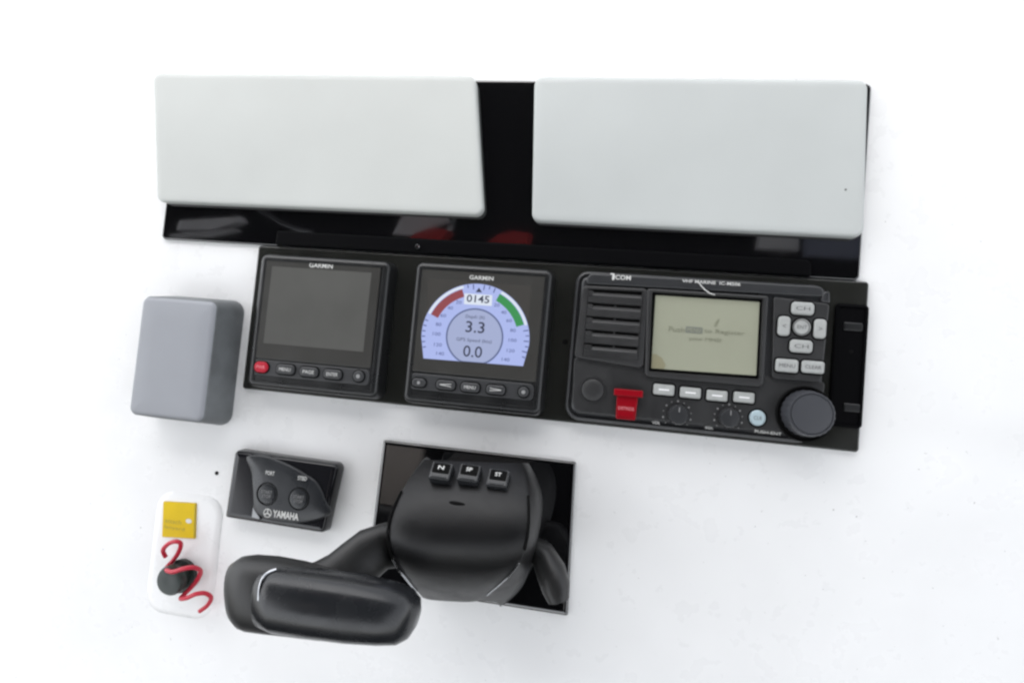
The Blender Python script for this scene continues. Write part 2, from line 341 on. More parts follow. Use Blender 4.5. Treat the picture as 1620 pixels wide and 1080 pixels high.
def em(name, c, k=1.0): return mat(name, c, 0.25, emit=EM * k)
def dial_screen(o, f, axis, quad):
    z = ZF - 0.0004; CX, CY, R = 752.2, 534.3, 85.5
    cx, cy, w, h = axis([(676, 441), (843, 452), (667, 567), (828, 581)], ZF)
    scr = link('screen', slab(rect(cx, cy, w, h), 0.0008, [(0, ZF - 0.0006), (0.0001, z)]), mat('screen_glass', (0.055, 0.052, 0.048), 0.15), o)
    E1 = em('screen_pale_blue', (0.40, 0.47, 0.82)); E2 = em('screen_grey_blue', (0.36, 0.41, 0.62)); E3 = em('screen_ring', (0.10, 0.13, 0.26))
    ER = em('screen_red', (0.27, 0.055, 0.065)); EG = em('screen_green', (0.035, 0.27, 0.075)); EW = em('screen_white', (0.70, 0.76, 0.86)); EK = em('screen_ink', (0.030, 0.036, 0.07)); EB = em('screen_blue_ink', (0.05, 0.065, 0.2))
    def pp(x, y): return f.p(x, y, z)
    tilt = 0.068
    def pol(a, r):                                          # dial polar coordinates, in photo pixels, turned with the instrument
        a = math.radians(a) - tilt; return (CX + r * math.cos(a), CY - r * math.sin(a))
    def base_y(x): return 566.8 + (x - 671) * 0.0785
    def clip(pts): return [(x, min(y, base_y(x))) for x, y in pts]
    def poly(pts, m, name, dz):
        b = bmesh.new(); flat(b, [pp(x, y) for x, y in pts], z + dz); return flatlink(name, b, m, scr)
    def band(a0, a1, r0, r1, m, name, dz, n=20):
        b = bmesh.new()
        for i in range(n):
            t0 = a0 + (a1 - a0) * i / n; t1 = a0 + (a1 - a0) * (i + 1) / n
            flat(b, [pp(*pol(t0, r0)), pp(*pol(t1, r0)), pp(*pol(t1, r1)), pp(*pol(t0, r1))], z + dz)
        bmesh.ops.remove_doubles(b, verts=b.verts[:], dist=1e-6)
        return flatlink(name, b, m, scr)
    arc = [(827.5, 579.0)] + [pol(a, R) for a in range(-4, 185, 4)] + [(670.0, 566.7)]
    poly(arc, E1, 'dial_face', 0.0001)
    band(18, 64, 80.5, 84.5, EW, 'dial_edge', 0.0002); band(107, 156, 80.5, 84.5, EW, 'dial_edge', 0.0002)
    band(109, 156, 67, 79.5, ER, 'port_arc', 0.0002); band(19, 65, 67, 79.5, EG, 'starboard_arc', 0.0002)
    ring = clip([(751 + 45.5 * math.cos(t), 533 - 45.5 * math.sin(t)) for t in [2*PI*i/60 for i in range(60)]])
    poly(ring, E3, 'centre_ring', 0.0003)
    poly([(x, min(y, base_y(x) - 0.8)) for x, y in [(751 + 43 * math.cos(t), 533 - 43 * math.sin(t)) for t in [2*PI*i/60 for i in range(60)]]], E2, 'centre_disc', 0.0004)
    g = [(735, 464), (779, 467), (778, 484), (734, 481)]; poly(g, EW, 'heading_box', 0.0003)
    def txt(s, x, y, w, h, m, name, bold=0.0):
        q = pp(x, y); return flatlink(name, text_bm(s, mm(w, x, y, z), mm(h, x, y, z), q.x, q.y, z + 0.0006, bold=bold), m, scr)
    txt('0145', 756.5, 473, 36, 11.5, EK, 'heading_figures', 0.015)
    txt('Depth (ft)', 752, 502, 30, 6.5, EK, 'depth_caption'); txt('3.3', 752, 517.5, 30, 17.5, EK, 'depth_figures', 0.01)
    txt('GPS Speed (kts)', 750, 539, 56, 6.5, EK, 'speed_caption'); txt('0.0', 748, 556, 30, 17.5, EK, 'speed_figures', 0.006)
    b = bmesh.new()
    left = [(726, 478, '20'), (712.5, 487, '40'), (701.5, 499, '60'), (694, 513, '80'), (691, 528, '100'), (693, 545, '120'), (696.5, 559, '140')]
    right = [(786, 482.5, '20'), (797, 494, '40'), (805.5, 507, '60'), (811.5, 522.5, '80'), (811, 538, '100'), (808, 554.5, '120'), (800, 568.5, '140')]
    for x, y, s in left + right:
        q = pp(x, y); text_bm(s, mm(3.6 * len(s) + 1.5, x, y, z), mm(5.2, x, y, z), q.x, q.y, z + 0.0003, bm=b)
    flatlink('scale_figures', b, EB, scr, kind='stuff')
    b = bmesh.new()
    for a in list(range(-18, 16, 6)) + list(range(164, 200, 6)) + [72, 78, 84, 96, 102]:
        l = 8 if a % 12 == 0 else 5; e = 0.55
        flat(b, [pp(*pol(a - e, R - 1)), pp(*pol(a + e, R - 1)), pp(*pol(a + e, R - 1 - l)), pp(*pol(a - e, R - 1 - l))], z + 0.0003)
    flatlink('scale_marks', b, EB, scr, kind='stuff')
    poly([(752.5, 462), (763, 462.7), (758, 455)], EK, 'heading_pointer', 0.0003)
instrument('black square instrument with a lit blue dial showing depth 3.3', (656.5, 414), (873, 425), (637, 637), (857, 657),
    [(661, 423), (868, 433.5), (650, 588), (846, 602)], [(648, 591), (845, 606), (646, 616), (843, 632)],
    [(663, 605, 25, 16.5, 2.6), (705.4, 608.8, 33, 18, '<'), (744, 612.5, 33, 18, 'MENU'), (784.3, 616.3, 33, 18, '>'), (828.4, 620, 20, 20, 3.2)],
    False, (761.5, 439.5, 38, 6.5), dial_screen)

# ------------------------------------------------------------------ marine radio
ZR = 0.012
P = [at(x, y, ZR - 0.004) for x, y in ((913, 428), (1316, 451), (891, 662), (1290, 704))]
x0 = (P[0].x + P[2].x) / 2; x1 = (P[1].x + P[3].x) / 2; y1 = (P[0].y + P[1].y) / 2; y0 = (P[2].y + P[3].y) / 2
loc = Vector(((x0 + x1) / 2, (y0 + y1) / 2, 0))
ra = thing('marine_radio', 'black marine VHF radio with green-grey LCD, speaker slots and large dial', 'radio', loc); f = Frame(ra, loc)
w, h = x1 - x0, y1 - y0
link('case', slab(rect(0, 0, w, h), [0.012, 0.016, 0.010, 0.010], [(0.0015, 0), (0, 0.0015), (0, ZR - 0.006), (0.0009, ZR - 0.0044), (0.0022, ZR - 0.004), (0.0031, ZR - 0.0046), (0.0035, ZR - 0.0062), (0.0046, ZR - 0.0062), (0.0054, ZR - 0.001), (0.0062, ZR - 0.0003), (0.0074, ZR)], 10), M_RADIO2, ra)
def fq(q, z): return [f.p(x, y, z) for x, y in q]
def part(name, q, r, z0, z1, b, m, parent=None, n=6):
    return link(name, slab([(v.x, v.y) for v in fq(q, z1)], r, round_top(z0, z1, b), n), m, parent or ra)
# face plates (bottom-left, bottom-right, top-right, top-left)
part('lower_face', [(905, 650), (1292, 690), (1306, 604), (908, 565)], [.008, .012, .003, .003], ZR - 0.0002, ZR + 0.0010, 0.0008, M_RADIO)
part('top_bar', [(927, 449), (1306, 470), (1302, 452.5), (930, 431.5)], [.002, .002, .005, .005], ZR - 0.0002, ZR + 0.0030, 0.0014, M_RADIO2)
part('groove', [(930, 458), (1200, 473), (1200, 464), (930, 447)], .0004, ZR - 0.0002, ZR + 0.0012, 0.0003, M_HOLE)
# speaker grille: a face with five sloping slots, each a dark mouth over a ramp
zg = ZR + 0.0042
outer = [(908, 565), (1018, 583), (1026, 456), (922, 451)]; inner = [(922, 563), (1009, 570), (1018, 461), (931, 457)]
ro = lambda q, r, i, z: [(v.x, v.y, z) for v in rpoly([(a.x, a.y) for a in fq(q, zg)], r, i)]
bm = loft([ro(outer, .004, -.0003, ZR), ro(outer, .004, 0, zg - .0012), ro(outer, .004, .0004, zg - .0003), ro(outer, .004, .0012, zg),
           ro(inner, .0008, -.0002, zg), ro(inner, .0008, 0, zg - .0003), ro(inner, .0008, 0, ZR + 0.0006)], cap0=True, cap1=False)
gr = link('speaker_grille', bm, M_RADIO, ra)
b = bmesh.new(); flat(b, [(v.x, v.y) for v in fq(inner, zg)], ZR + 0.0009); flatlink('backing', b, M_HOLE, gr)
def bar(x0_, x1_, y_top, y_bot, zt_, zb_, name, base):
    """a strip that runs from (y_top, height zt_) down to (y_bot, height zb_)"""
    bm = bmesh.new(); rings = []
    for x_ in (x0_, x1_):
        rings.append([(x_, y_top, base), (x_, y_top, zt_ - .0003), (x_, y_top - .0003, zt_), (x_, y_bot + .0003, zb_), (x_, y_bot, zb_ - .0003), (x_, y_bot, base)])
    return link(name, loft(rings, bm=bm), M_RADIO, gr, smooth=20)
IN = fq(inner, zg)
def inx(t):                                                 # left and right ends of the opening at t (0 top, 1 bottom), inside its edges
    return IN[3].x + (IN[0].x - IN[3].x) * t + .0002, IN[2].x + (IN[1].x - IN[2].x) * t - .0002
ytop_, ybot_ = (IN[2].y + IN[3].y) / 2, (IN[0].y + IN[1].y) / 2; HH = ytop_ - ybot_
pitch = HH / 5.0
for k in range(5):
    t0 = (k * pitch) / HH
    xa, xb = inx(t0 + .1)
    y0_ = ytop_ - k * pitch - .0004
    sl_ = y0_ - .0016 - .0022 * 1                            # mouth, then ramp, then a flat bar
    bar(xa + .0035 + .0006 * k, xb - .0008, y0_ - .0017, y0_ - .0050, ZR + .0026, zg - .0002, 'slot_ramp', ZR + .0010)
    bar(xa, xb, y0_ - .0051, y0_ - pitch + .0001, zg + .00005, zg + .00005, 'louvre', ZR + .0010)
    bar(xa, xa + .0034 + .0006 * k, y0_ - .0009, y0_ - .0050, zg - .0004, zg - .0001, 'slot_end', ZR + .0010)
    bar(xb - .0008, xb, y0_ - .0000, y0_ - .0050, zg - .0001, zg - .0001, 'slot_end', ZR + .0010)
for px, py in ((973.5, 480), (972.5, 503), (971.5, 527), (970.5, 549)):
    q = f.p(px, py, zg); link('mullion', slab(rect(q.x, q.y, 0.0014, 0.0045), .0003, round_top(ZR + .001, zg - .0016, .0004)), M_RADIO, gr)
# lcd bezel with sunken lcd
zl = ZR + 0.0050
outer = [(1020, 596), (1208, 613), (1216, 468), (1024, 456)]; inner = [(1026.5, 587), (1201, 599.5), (1207, 473), (1032, 462)]
bm = loft([ro(outer, [.004, .004, .002, .002], -.0006, ZR), ro(outer, [.004, .004, .002, .002], 0, zl - .001), ro(outer, [.004, .004, .002, .002], .0006, zl - .0002), ro(outer, [.004, .004, .002, .002], .0012, zl),
           ro(inner, .001, -.0004, zl), ro(inner, .001, 0, zl - .0006), ro(inner, .001, 0, ZR + 0.0012)], cap1=False)
link('screen_bezel', bm, M_RADIO, ra)
zs = ZR + 0.0022
b = bmesh.new(); flat(b, [(v.x, v.y) for v in fq([(1022, 592), (1205, 604), (1212, 470), (1028, 458)], zs)], zs - 0.0006); flatlink('screen_mask', b, M_HOLE, ra)
lc = [(1030, 582.5), (1196.5, 594), (1202, 477.5), (1037, 466.5)]
lcd = link('screen', slab([(v.x, v.y) for v in fq(lc, zs)], .0006, [(0, zs - .0005), (.0001, zs)]), M_LCD, ra)
def rtxt(s, x, y, w_, h_, z, m, par, name='lettering', rot=0.0, bold=0.0):
    q = f.p(x, y, z); return flatlink(name, text_bm(s, mm(w_, x, y, z), mm(h_, x, y, z), q.x, q.y, z + 0.00025, rot=rot, bold=bold), m, par)
rtxt('Push', 1070.5, 521, 25, 8.5, zs, M_LCDINK, lcd); rtxt('to Register', 1146, 526, 64, 8.5, zs, M_LCDINK, lcd); rtxt('your MMSI', 1115, 537.5, 50, 8, zs, M_LCDINK, lcd)
q = [(1084, 526), (1111, 528), (1112, 518), (1085, 516)]
flatlink('key_symbol', slab([(v.x, v.y) for v in fq(q, zs)], .0006, [(0, zs + .0001), (.0001, zs + .0002)]), M_LCDBOX, lcd)
rtxt('MENU', 1098, 522, 21, 6, zs + 0.0001, M_LCD, lcd)
b = bmesh.new(); v = f.p(1133.5, 511, zs); 
flat(b, [(v.x - .0016, v.y - .0028), (v.x + .0002, v.y - .0024), (v.x + .002, v.y + .0026), (v.x + .0012, v.y + .0032), (v.x - .0006, v.y + .0008)], zs + .0002); flatlink('scuff', b, M_LCDINK, lcd)
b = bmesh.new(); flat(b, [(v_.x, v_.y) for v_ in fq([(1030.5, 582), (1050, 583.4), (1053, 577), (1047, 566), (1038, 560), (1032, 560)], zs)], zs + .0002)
flatlink('stain_or_reflection', b, mat('lcd_reflection', (0.235, 0.22, 0.14), 0.4), lcd)  # brownish reflection on the LCD, painted as a flat patch
# print on the top bar
rtxt('ICOM', 984.5, 439, 27, 7.5, ZR + 0.003, M_WHITE, ra, 'brand_lettering', bold=0.02)
q = f.p(967.5, 434.5, ZR + 0.003); b = bmesh.new(); flat(b, rect(q.x + .0014, q.y - 0.0016, 0.0013, 0.0050), ZR + .00325); flat(b, rect(q.x + .0006, q.y + 0.0006, 0.0030, 0.0010), ZR + .00327); flatlink('brand_mark', b, M_WHITE, ra)
rtxt('VHF MARINE  IC-M506', 1125, 447, 92, 5.4, ZR + 0.003, M_WHITE, ra, 'model_lettering', bold=0.01)
# a stray white hair across the rim of the LCD
pts = [f.p(x, y, z) for x, y, z in ((1106, 447, ZR + .0036), (1110, 453, ZR + .0038), (1116, 459, ZR + .0042), (1123, 464, zl + .0006), (1131, 466.5, zl + .0006))]
link('loose_thread', tube(pts, 0.00042, 6), M_WHITE, ra)
# keypad on the right
part('keypad_bezel', [(1221, 599), (1300, 606), (1313, 480), (1224, 469)], [.003, .005, .003, .002], ZR - .0002, ZR + .0040, 0.0012, M_RADIO)
part('corner_cheek', [(1300, 478), (1313.5, 480), (1313, 462), (1303, 455)], [.001, .001, .003, .003], ZR - .0002, ZR + .0034, 0.0012, M_RADIO2)
zk = ZR + .0040
def key(name, px, py, w_, h_, r, m, z, legend=None, rise=.0020, round_=False, lm=M_KEYDK, lw=.62, lh=6):
    q = f.p(px, py, z); W_, H_ = mm(w_, px, py, z), mm(h_, px, py, z)
    if round_: r = W_ / 2 * .999; H_ = W_
    link('key_well', slab(rect(q.x, q.y, W_ + .0024, H_ + .0024), r + .0012, [(0, z - .001), (0, z + .0002), (.0003, z + .0003)], 8), M_HOLE, ra)
    k = link(name, slab(rect(q.x, q.y, W_, H_), r, [(0, z), (0, z + rise - .0009), (.0003, z + rise - .0003), (.0009, z + rise), (.0016, z + rise + .0001)], 8), m, ra)
    if legend:
        flatlink('legend', text_bm(legend, W_ * lw, mm(lh, px, py, z), q.x, q.y, z + rise + .0002), lm, k)
    return k
C8 = lambda x, y: (1110 + x / 3.376, 400 + y / 3.376)
key('arrow_key', *C8(538, 298), 36, 21.5, .0028, M_SOFT, zk, 'CH'); key('arrow_key', *C8(438, 391), 19.5, 33, .0028, M_SOFT, zk, '<', lw=.3)
key('arrow_key', *C8(630, 406), 19.5, 33, .0028, M_SOFT, zk, '>', lw=.3); key('arrow_key', *C8(529, 499), 36, 21.5, .0028, M_SOFT, zk, 'CH')
key('enter_key', *C8(533, 397), 28, 28, .003, M_SOFT, zk, 'ENT', round_=True, lm=M_KEYDK, lw=.55)
q = f.p(*C8(533, 397), zk + .0021); bm = bmesh.new()
for i in range(28):
    a0, a1 = 2*PI*i/28, 2*PI*(i+1)/28
    flat(bm, [(q.x + r_ * math.cos(a_), q.y + r_ * math.sin(a_)) for r_, a_ in ((.0050, a0), (.0050, a1), (.0057, a1), (.0057, a0))], zk + .00228)
flatlink('enter_ring', bm, M_KEYDK, ra)
key('menu_key', *C8(453, 602), 36, 22, .002, M_SOFT, zk, 'MENU', lw=.7); key('menu_key', *C8(592, 610), 36, 21, .002, M_SOFT, zk, 'CLEAR', lw=.7)
# four soft keys, below the LCD
zb = ZR + .0010
for px, py in ((1050, 616.2), (1092, 621), (1134, 625.6), (1176.6, 628.4)):
    key('soft_key', px, py, 33, 17.5, .0014, M_SOFT, zb, '-', lm=M_KEYLEG, lw=.5, lh=2.2)
key('clear_key', 1198, 660.7, 26, 26, .003, M_BLUE, zb, 'CLR', round_=True, lw=.5)
# microphone cap
q = f.p(937.8, 616.7, zb); r = mm(21, 937.8, 616.7, zb)
cap = link('socket_cap', lathe(q.x, q.y, [(r, zb - .0008), (r, zb + .0004), (r * .98, zb + .0008), (r * .9, zb + .0008), (r * .88, zb + .0001), (r * .84, zb + .0001), (r * .82, zb + .0010), (r * .76, zb + .0014), (r * .3, zb + .0016)]), M_RADIO, ra)
# red distress flap
zf = zb + .0050
fl = part('distress_flap', [(974, 662), (1005, 665), (1010, 625), (976, 622)], .0012, zb - .0004, zf - .0012, .0008, M_RED)
part('flap_lip', [(971, 625), (1017, 629), (1017.5, 618), (971.5, 614)], .0008, zf - .0030, zf + .0010, .0007, M_RED, fl)
part('flap_window', [(977, 658), (1002, 660.5), (1003, 650.5), (978, 648)], .0005, zf - .0014, zf - .0006, .0003, M_RED, fl)
flatlink('legend', text_bm('DISTRESS', mm(25, 990, 646, zf), mm(5, 990, 646, zf), f.p(990.5, 646, zf).x, f.p(990.5, 646, zf).y, zf - .0011), M_PINK, fl)
# two small control knobs
def small_knob(px, py, name, lab, lx, ly):
    q = f.p(px, py, zb + .004); r = mm(16, px, py, zb)
    k = bmesh.new(); n = 48; rings = []
    for rr, z in ((1.08, zb - .0006), (1.06, zb + .0010), (1.0, zb + .0050), (.95, zb + .0064), (.86, zb + .0070), (.5, zb + .0073)):
        rings.append([(q.x + r * rr * (1 - (.045 if (i % 4) < 2 and rr > .9 else 0)) * math.cos(2*PI*i/n), q.y + r * rr * (1 - (.045 if (i % 4) < 2 and rr > .9 else 0)) * math.sin(2*PI*i/n), z) for i in range(n)])
    kn = link(name, loft(rings, bm=k), M_RADIO2, ra, smooth=30)
    b = bmesh.new(); flat(b, rect(q.x, q.y + r * .55, .0007, r * .5), zb + .0074); flatlink('pointer', b, M_GREYP, kn)
    b = bmesh.new(); q2 = f.p(px - 2.5, py, zb)
    for i in range(11):
        a = math.radians(-40 + 26 * i); flat(b, circ(q2.x + r * 1.40 * math.cos(a), q2.y + r * 1.40 * math.sin(a), .00045 + .00025 * (i % 2), 8), zb + .00012)
    flatlink('dial_marks', b, M_GREYP, ra, kind='stuff')
    rtxt(lab, lx, ly, 13, 4.6, zb, M_WHITE, ra, 'knob_lettering')
small_knob(1073.5, 656, 'volume_knob', 'VOL', 1038, 668.3); small_knob(1154.5, 661, 'squelch_knob', 'SQL', 1122, 676.6)
rtxt('PUSH-ENT', 1215, 684, 42, 4.8, zb, M_WHITE, ra, 'knob_lettering', rot=-.02)
# big dial
zq = .0300
qb = f.p(1273, 656, ZR + .002); qt = f.p(1284.5, 654.8, zq); rb = mm(47, 1273, 656, ZR); rt = mm(38.5, 1284, 655, zq)
link('dial_collar', lathe((qb.x + qt.x) / 2, (qb.y + qt.y) / 2, [(rb * 1.0, ZR - .0010), (rb * .99, ZR + .0024), (rb * .95, ZR + .0030), (rb * .91, ZR + .0024), (rb * .90, ZR + .0014)], 56), M_HOLE, ra)
bm = bmesh.new(); rings = []; n = 96
for rr, z, g in ((1.06, ZR + .001, 1), (1.03, ZR + .008, 1), (1.0, zq - .0028, 1), (.985, zq - .0010, .6), (.95, zq, 0), (.905, zq + .0001, 0), (.885, zq - .0007, 0), (.86, zq - .0007, 0), (.84, zq - .0001, 0), (.5, zq + .0004, 0), (.15, zq + .0006, 0)):
    rings.append([(qt.x + rt * (rr - (.022 * g if i % 4 < 2 else 0)) * math.cos(2*PI*i/n), qt.y + rt * (rr - (.022 * g if i % 4 < 2 else 0)) * math.sin(2*PI*i/n), z) for i in range(n)])
link('channel_dial', loft(rings, bm=bm), mat('dial_rubber', (0.045, 0.047, 0.054), 0.42, rvary=.1, bump=.1, bscale=900), ra, smooth=30)

# ------------------------------------------------------------------ grey cover at the left edge
zt = .030
br_ = at(369, 660, ZG); tr_ = at(386, 486, ZG)
xr_ = (at(385.5, 560, ZG).x * 0 + (at(385.5, 486, ZG).x + at(371, 655, ZG).x) / 2); yt = at(330, 469, zt * .6).y; yb2 = at(325, 672, zt * .25).y
xl_ = at(252, 560, ZG).x
loc = Vector(((xl_ + xr_) / 2, (yt + yb2) / 2, ZG))
gc = thing('instrument_cover', 'plain grey plastic instrument cover at the left edge of the dash', 'cover', loc)
w, h = xr_ - xl_, yt - yb2; H = zt - ZG
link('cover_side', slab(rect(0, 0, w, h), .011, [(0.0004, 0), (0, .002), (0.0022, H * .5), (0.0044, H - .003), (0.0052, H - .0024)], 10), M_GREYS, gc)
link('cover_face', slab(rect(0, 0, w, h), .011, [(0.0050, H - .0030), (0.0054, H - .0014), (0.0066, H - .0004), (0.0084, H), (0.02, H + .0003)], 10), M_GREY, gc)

# ------------------------------------------------------------------ engine start panel
rot = -math.atan2(838 - 814, 522 - 368) + .0934 + .01
rot = math.atan2((at(546, 730) - at(386, 709)).y, (at(546, 730) - at(386, 709)).x)
ze = .010
P = [at(*q, ZG) for q in ((367, 815), (523, 840), (547, 731), (383, 708.5))]
loc = sum(P, Vector()) / 4
en = thing('engine_start_panel', 'small black start panel with two round buttons and white lettering', 'switch panel', loc, rot=rot)
f = Frame(en, loc, rot)
pts = [(v.x, v.y) for v in (f.p(*q, ZG) for q in ((367, 815), (523, 840), (547, 731), (383, 708.5)))]
Hh = ze - ZG
link('case', slab(pts, [.003, .005, .005, .004], [(.0006, 0), (0, .0012), (.0006, Hh * .62), (.0016, Hh * .8), (.0030, Hh * .86), (.006, Hh * .86)], 8), M_ENGD, en)
# raised left cheek (catches the sky, with sky blue also in its base) and centre shield
def shield(pix, z0, z1, b, m, name, nn=None):
    q = [f.p(x, y, ze) for x, y in pix]; cx = sum(v.x for v in q) / len(q); cy = sum(v.y for v in q) / len(q)
    rings = [[(cx + (v.x - cx) * s, cy + (v.y - cy) * s, z) for v in q] for s, z in ((1, z0), (1, z1 - b), (.985, z1 - b * .4), (.95, z1), (.6, z1 + .0005), (.2, z1 + .0006))]
    return link(name, loft(rings), m, en, smooth=60)
C2 = lambda L_: [(340 + x / 6.75, 690 + y / 6.75) for x, y in L_]
def smoothpoly(pp_, n=6):
    out = []; k = len(pp_)
    for i in range(k):
        p0, p1, p2, p3 = [Vector(pp_[(i + j - 1) % k]) for j in range(4)]
        for s in range(n):
            t = s / n; out.append(tuple(.5 * (2*p1 + (p2 - p0)*t + (2*p0 - 5*p1 + 4*p2 - p3)*t*t + (3*p1 - p0 - 3*p2 + p3)*t**3)))
    return out
shield(smoothpoly(C2([(330, 215), (520, 205), (760, 290), (960, 400), (1090, 500), (1180, 690), (1215, 830), (1080, 895), (860, 925), (560, 890), (420, 790), (395, 560), (380, 380)])), Hh * .7, Hh, .0014, M_ENG, 'face_shield')
# the left cheek slopes away to the edge of the panel
pix = smoothpoly(C2([(292, 200), (330, 225), (372, 395), (384, 640), (405, 790), (480, 890), (330, 868), (206, 836), (216, 760), (262, 420)]), 5)
q = [f.p(x, y, ze) for x, y in pix]; xs = [v.x for v in q]; xa_, xb_ = min(xs), max(xs)
hz = lambda v: Hh * (.62 + .36 * (v.x - xa_) / (xb_ - xa_)); cxy = sum(q, Vector()) / len(q)
rings = []
for s_, dz in ((1, -.003), (1, -.0004), (.97, 0), (.94, 0.0001), (.3, .0001)):
    rings.append([(cxy.x + (v.x - cxy.x) * s_, cxy.y + (v.y - cxy.y) * s_, hz(Vector((cxy.x + (v.x - cxy.x) * s_, 0, 0))) + dz) for v in q])
link('cheek', loft(rings), mat('start_panel_sky_tint', (0.030, 0.033, 0.040), 0.14, spec=1.0, coat=1.0), en)  # bluish base paints in part of the sky's reflection
zz = Hh
for (bx, by), (ux, uy), s1 in ((C2([(560, 612)])[0], C2([(595, 390)])[0], 'PORT'), (C2([(900, 665)])[0], C2([(938, 445)])[0], 'STBD')):
    q = f.p(bx, by, ze); r = mm(15.5, bx, by, ze)
    link('button_well', lathe(q.x, q.y, [(r * 1.08, zz - .001), (r * 1.08, zz + .0007), (r * 1.0, zz + .0008), (r * .96, zz + .0004)], 32), M_HOLE, en)
    k = link('start_button', lathe(q.x, q.y, [(r * .88, zz), (r * .88, zz + .0011), (r * .84, zz + .0016), (r * .74, zz + .0018), (r * .2, zz + .0017)], 32), M_ENG, en)
    t = text_bm('START', mm(17, bx, by, ze), mm(4.6, bx, by, ze), q.x + .0004, q.y + .0018, zz + .0020); text_bm('STOP', mm(14, bx, by, ze), mm(4.6, bx, by, ze), q.x + .0004, q.y - .0016, zz + .0020, bm=t)
    flatlink('legend', t, M_GREYP, k)
    q = f.p(ux, uy, ze); flatlink('button_lettering', text_bm(s1, mm(14, ux, uy, ze), mm(6, ux, uy, ze), q.x, q.y, zz + .0008, bold=.015), M_WHITE, en)
x, y = C2([(762, 838)])[0]; q = f.p(x, y, ze)
flatlink('brand_lettering', text_bm('YAMAHA', mm(41, x, y, ze), mm(10.5, x, y, ze), q.x, q.y, zz + .0009, bold=.03), M_WHITE, en)
x, y = C2([(568, 815)])[0]; q = f.p(x, y, ze); b = bmesh.new(); R_ = mm(6.4, x, y, ze)
for i in range(30):
    a0, a1 = 2*PI*i/30, 2*PI*(i+1)/30
    flat(b, [(q.x + r_ * math.cos(a_), q.y + r_ * math.sin(a_)) for r_, a_ in ((R_ * .82, a0), (R_ * .82, a1), (R_, a1), (R_, a0))], zz + .0009)
for i in range(3):
    flat(b, rect(q.x + R_ * .42 * math.cos(PI/2 + i*2*PI/3), q.y + R_ * .42 * math.sin(PI/2 + i*2*PI/3), R_ * .85, R_ * .24, PI/2 + i*2*PI/3), zz + .0009 + .00002 * i)
flatlink('brand_mark', b, M_WHITE, en)

# ------------------------------------------------------------------ kill switch plate, label, coiled lanyard
A_ = at(346, 783, 0); B_ = at(338, 960, 0); xl2 = at(248, 780).x
loc = Vector(((xl2 + at(345, 830).x) / 2, (at(300, 783.5).y + at(300, 978).y) / 2, ZG))
ks = thing('kill_switch_plate', 'raised white plate with a yellow label and dark knob at lower left', 'plate', loc); f = Frame(ks, loc)
w = at(345.5, 830).x - xl2; h = at(300, 783.5).y - at(300, 978).y
link('base_plate', slab(rect(0, 0, w, h), .016, [(-.0010, 0.0001), (-.0002, .0006), (.0008, .0009), (.0022, .0014), (.005, .0016)], 12), M_GEL, ks)
zlab = ZG + .0020
yl = link('warning_label', slab([(v.x, v.y) for v in (f.p(*q, zlab) for q in ((257, 848.5), (309.5, 851.5), (311, 795.5), (259, 792.5)))], .0008, [(0, .0015), (0, .0024), (.0002, .0027)]), M_YEL, ks)
b = slab([(v.x, v.y) for v in (f.p(*q, zlab) for q in ((307.6, 850.2), (309.0, 850.4), (310.4, 796.8), (309.2, 796.6)))], .0001, [(0, .0026), (0, .0031)]); flatlink('label_edge', b, M_YPR, yl)
b = bmesh.new()
for s_, x, y, w_, h_ in (('ENGINE STOP', 266, 803, 72, 7), ('attach', 275, 824, 26, 6), ('lanyard', 277, 835, 32, 6)):
    if y > 810:
        q = f.p(x, y, zlab); text_bm(s_, mm(w_, x, y, zlab), mm(h_, x, y, zlab), q.x, q.y, 0.00285, bm=b, rot=-.01)
flatlink('label_lettering', b, M_YPR, yl)
q = f.p(299.5, 823.5, zlab); b = bmesh.new(); flat(b, circ(q.x, q.y, .0030, 14, .0020), .00286); flatlink('label_mark', b, M_WHITE, yl)
q = f.p(271, 917, .012)
link('stop_knob', lathe(q.x, q.y, [(.0140, .0014), (.0140, .006), (.0112, .007), (.0112, .011), (.0124, .013), (.0124, .017), (.0112, .0190), (.008, .0196), (.003, .0192)], 40), M_KNOB, ks)
def catmull(P_, n=8):
    out = []
    for i in range(len(P_) - 1):
        p0, p1, p2, p3 = P_[max(i - 1, 0)], P_[i], P_[i + 1], P_[min(i + 2, len(P_) - 1)]
        for s_ in range(n):
            t = s_ / n; out.append(.5 * (2*p1 + (p2 - p0)*t + (2*p0 - 5*p1 + 4*p2 - p3)*t*t + (3*p1 - p0 - 3*p2 + p3)*t**3))
    return out + [P_[-1]]
loc = at(285, 905, ZG + .003)
ln = thing('lanyard', 'red coiled safety lanyard looped round the dark knob', 'lanyard', loc)
pts = [at(x, y, z) - loc for x, y, z in ((262, 880, .004), (258, 870, .008), (266, 860, .013), (278, 856, .016), (286, 860, .013), (282, 874, .007), (272, 888, .005), (263, 899, .012), (272, 904, .021), (290, 899, .023), (306, 897, .021), (317, 902, .013),
    (314, 914, .007), (304, 927, .005), (293, 938, .008), (286, 946, .012), (296, 945, .018), (310, 939, .020), (325, 938, .017), (334, 945, .011), (328, 957, .006), (316, 966, .003))]
link('cord', tube(catmull(pts), .00185, 10), M_CORD, ln)

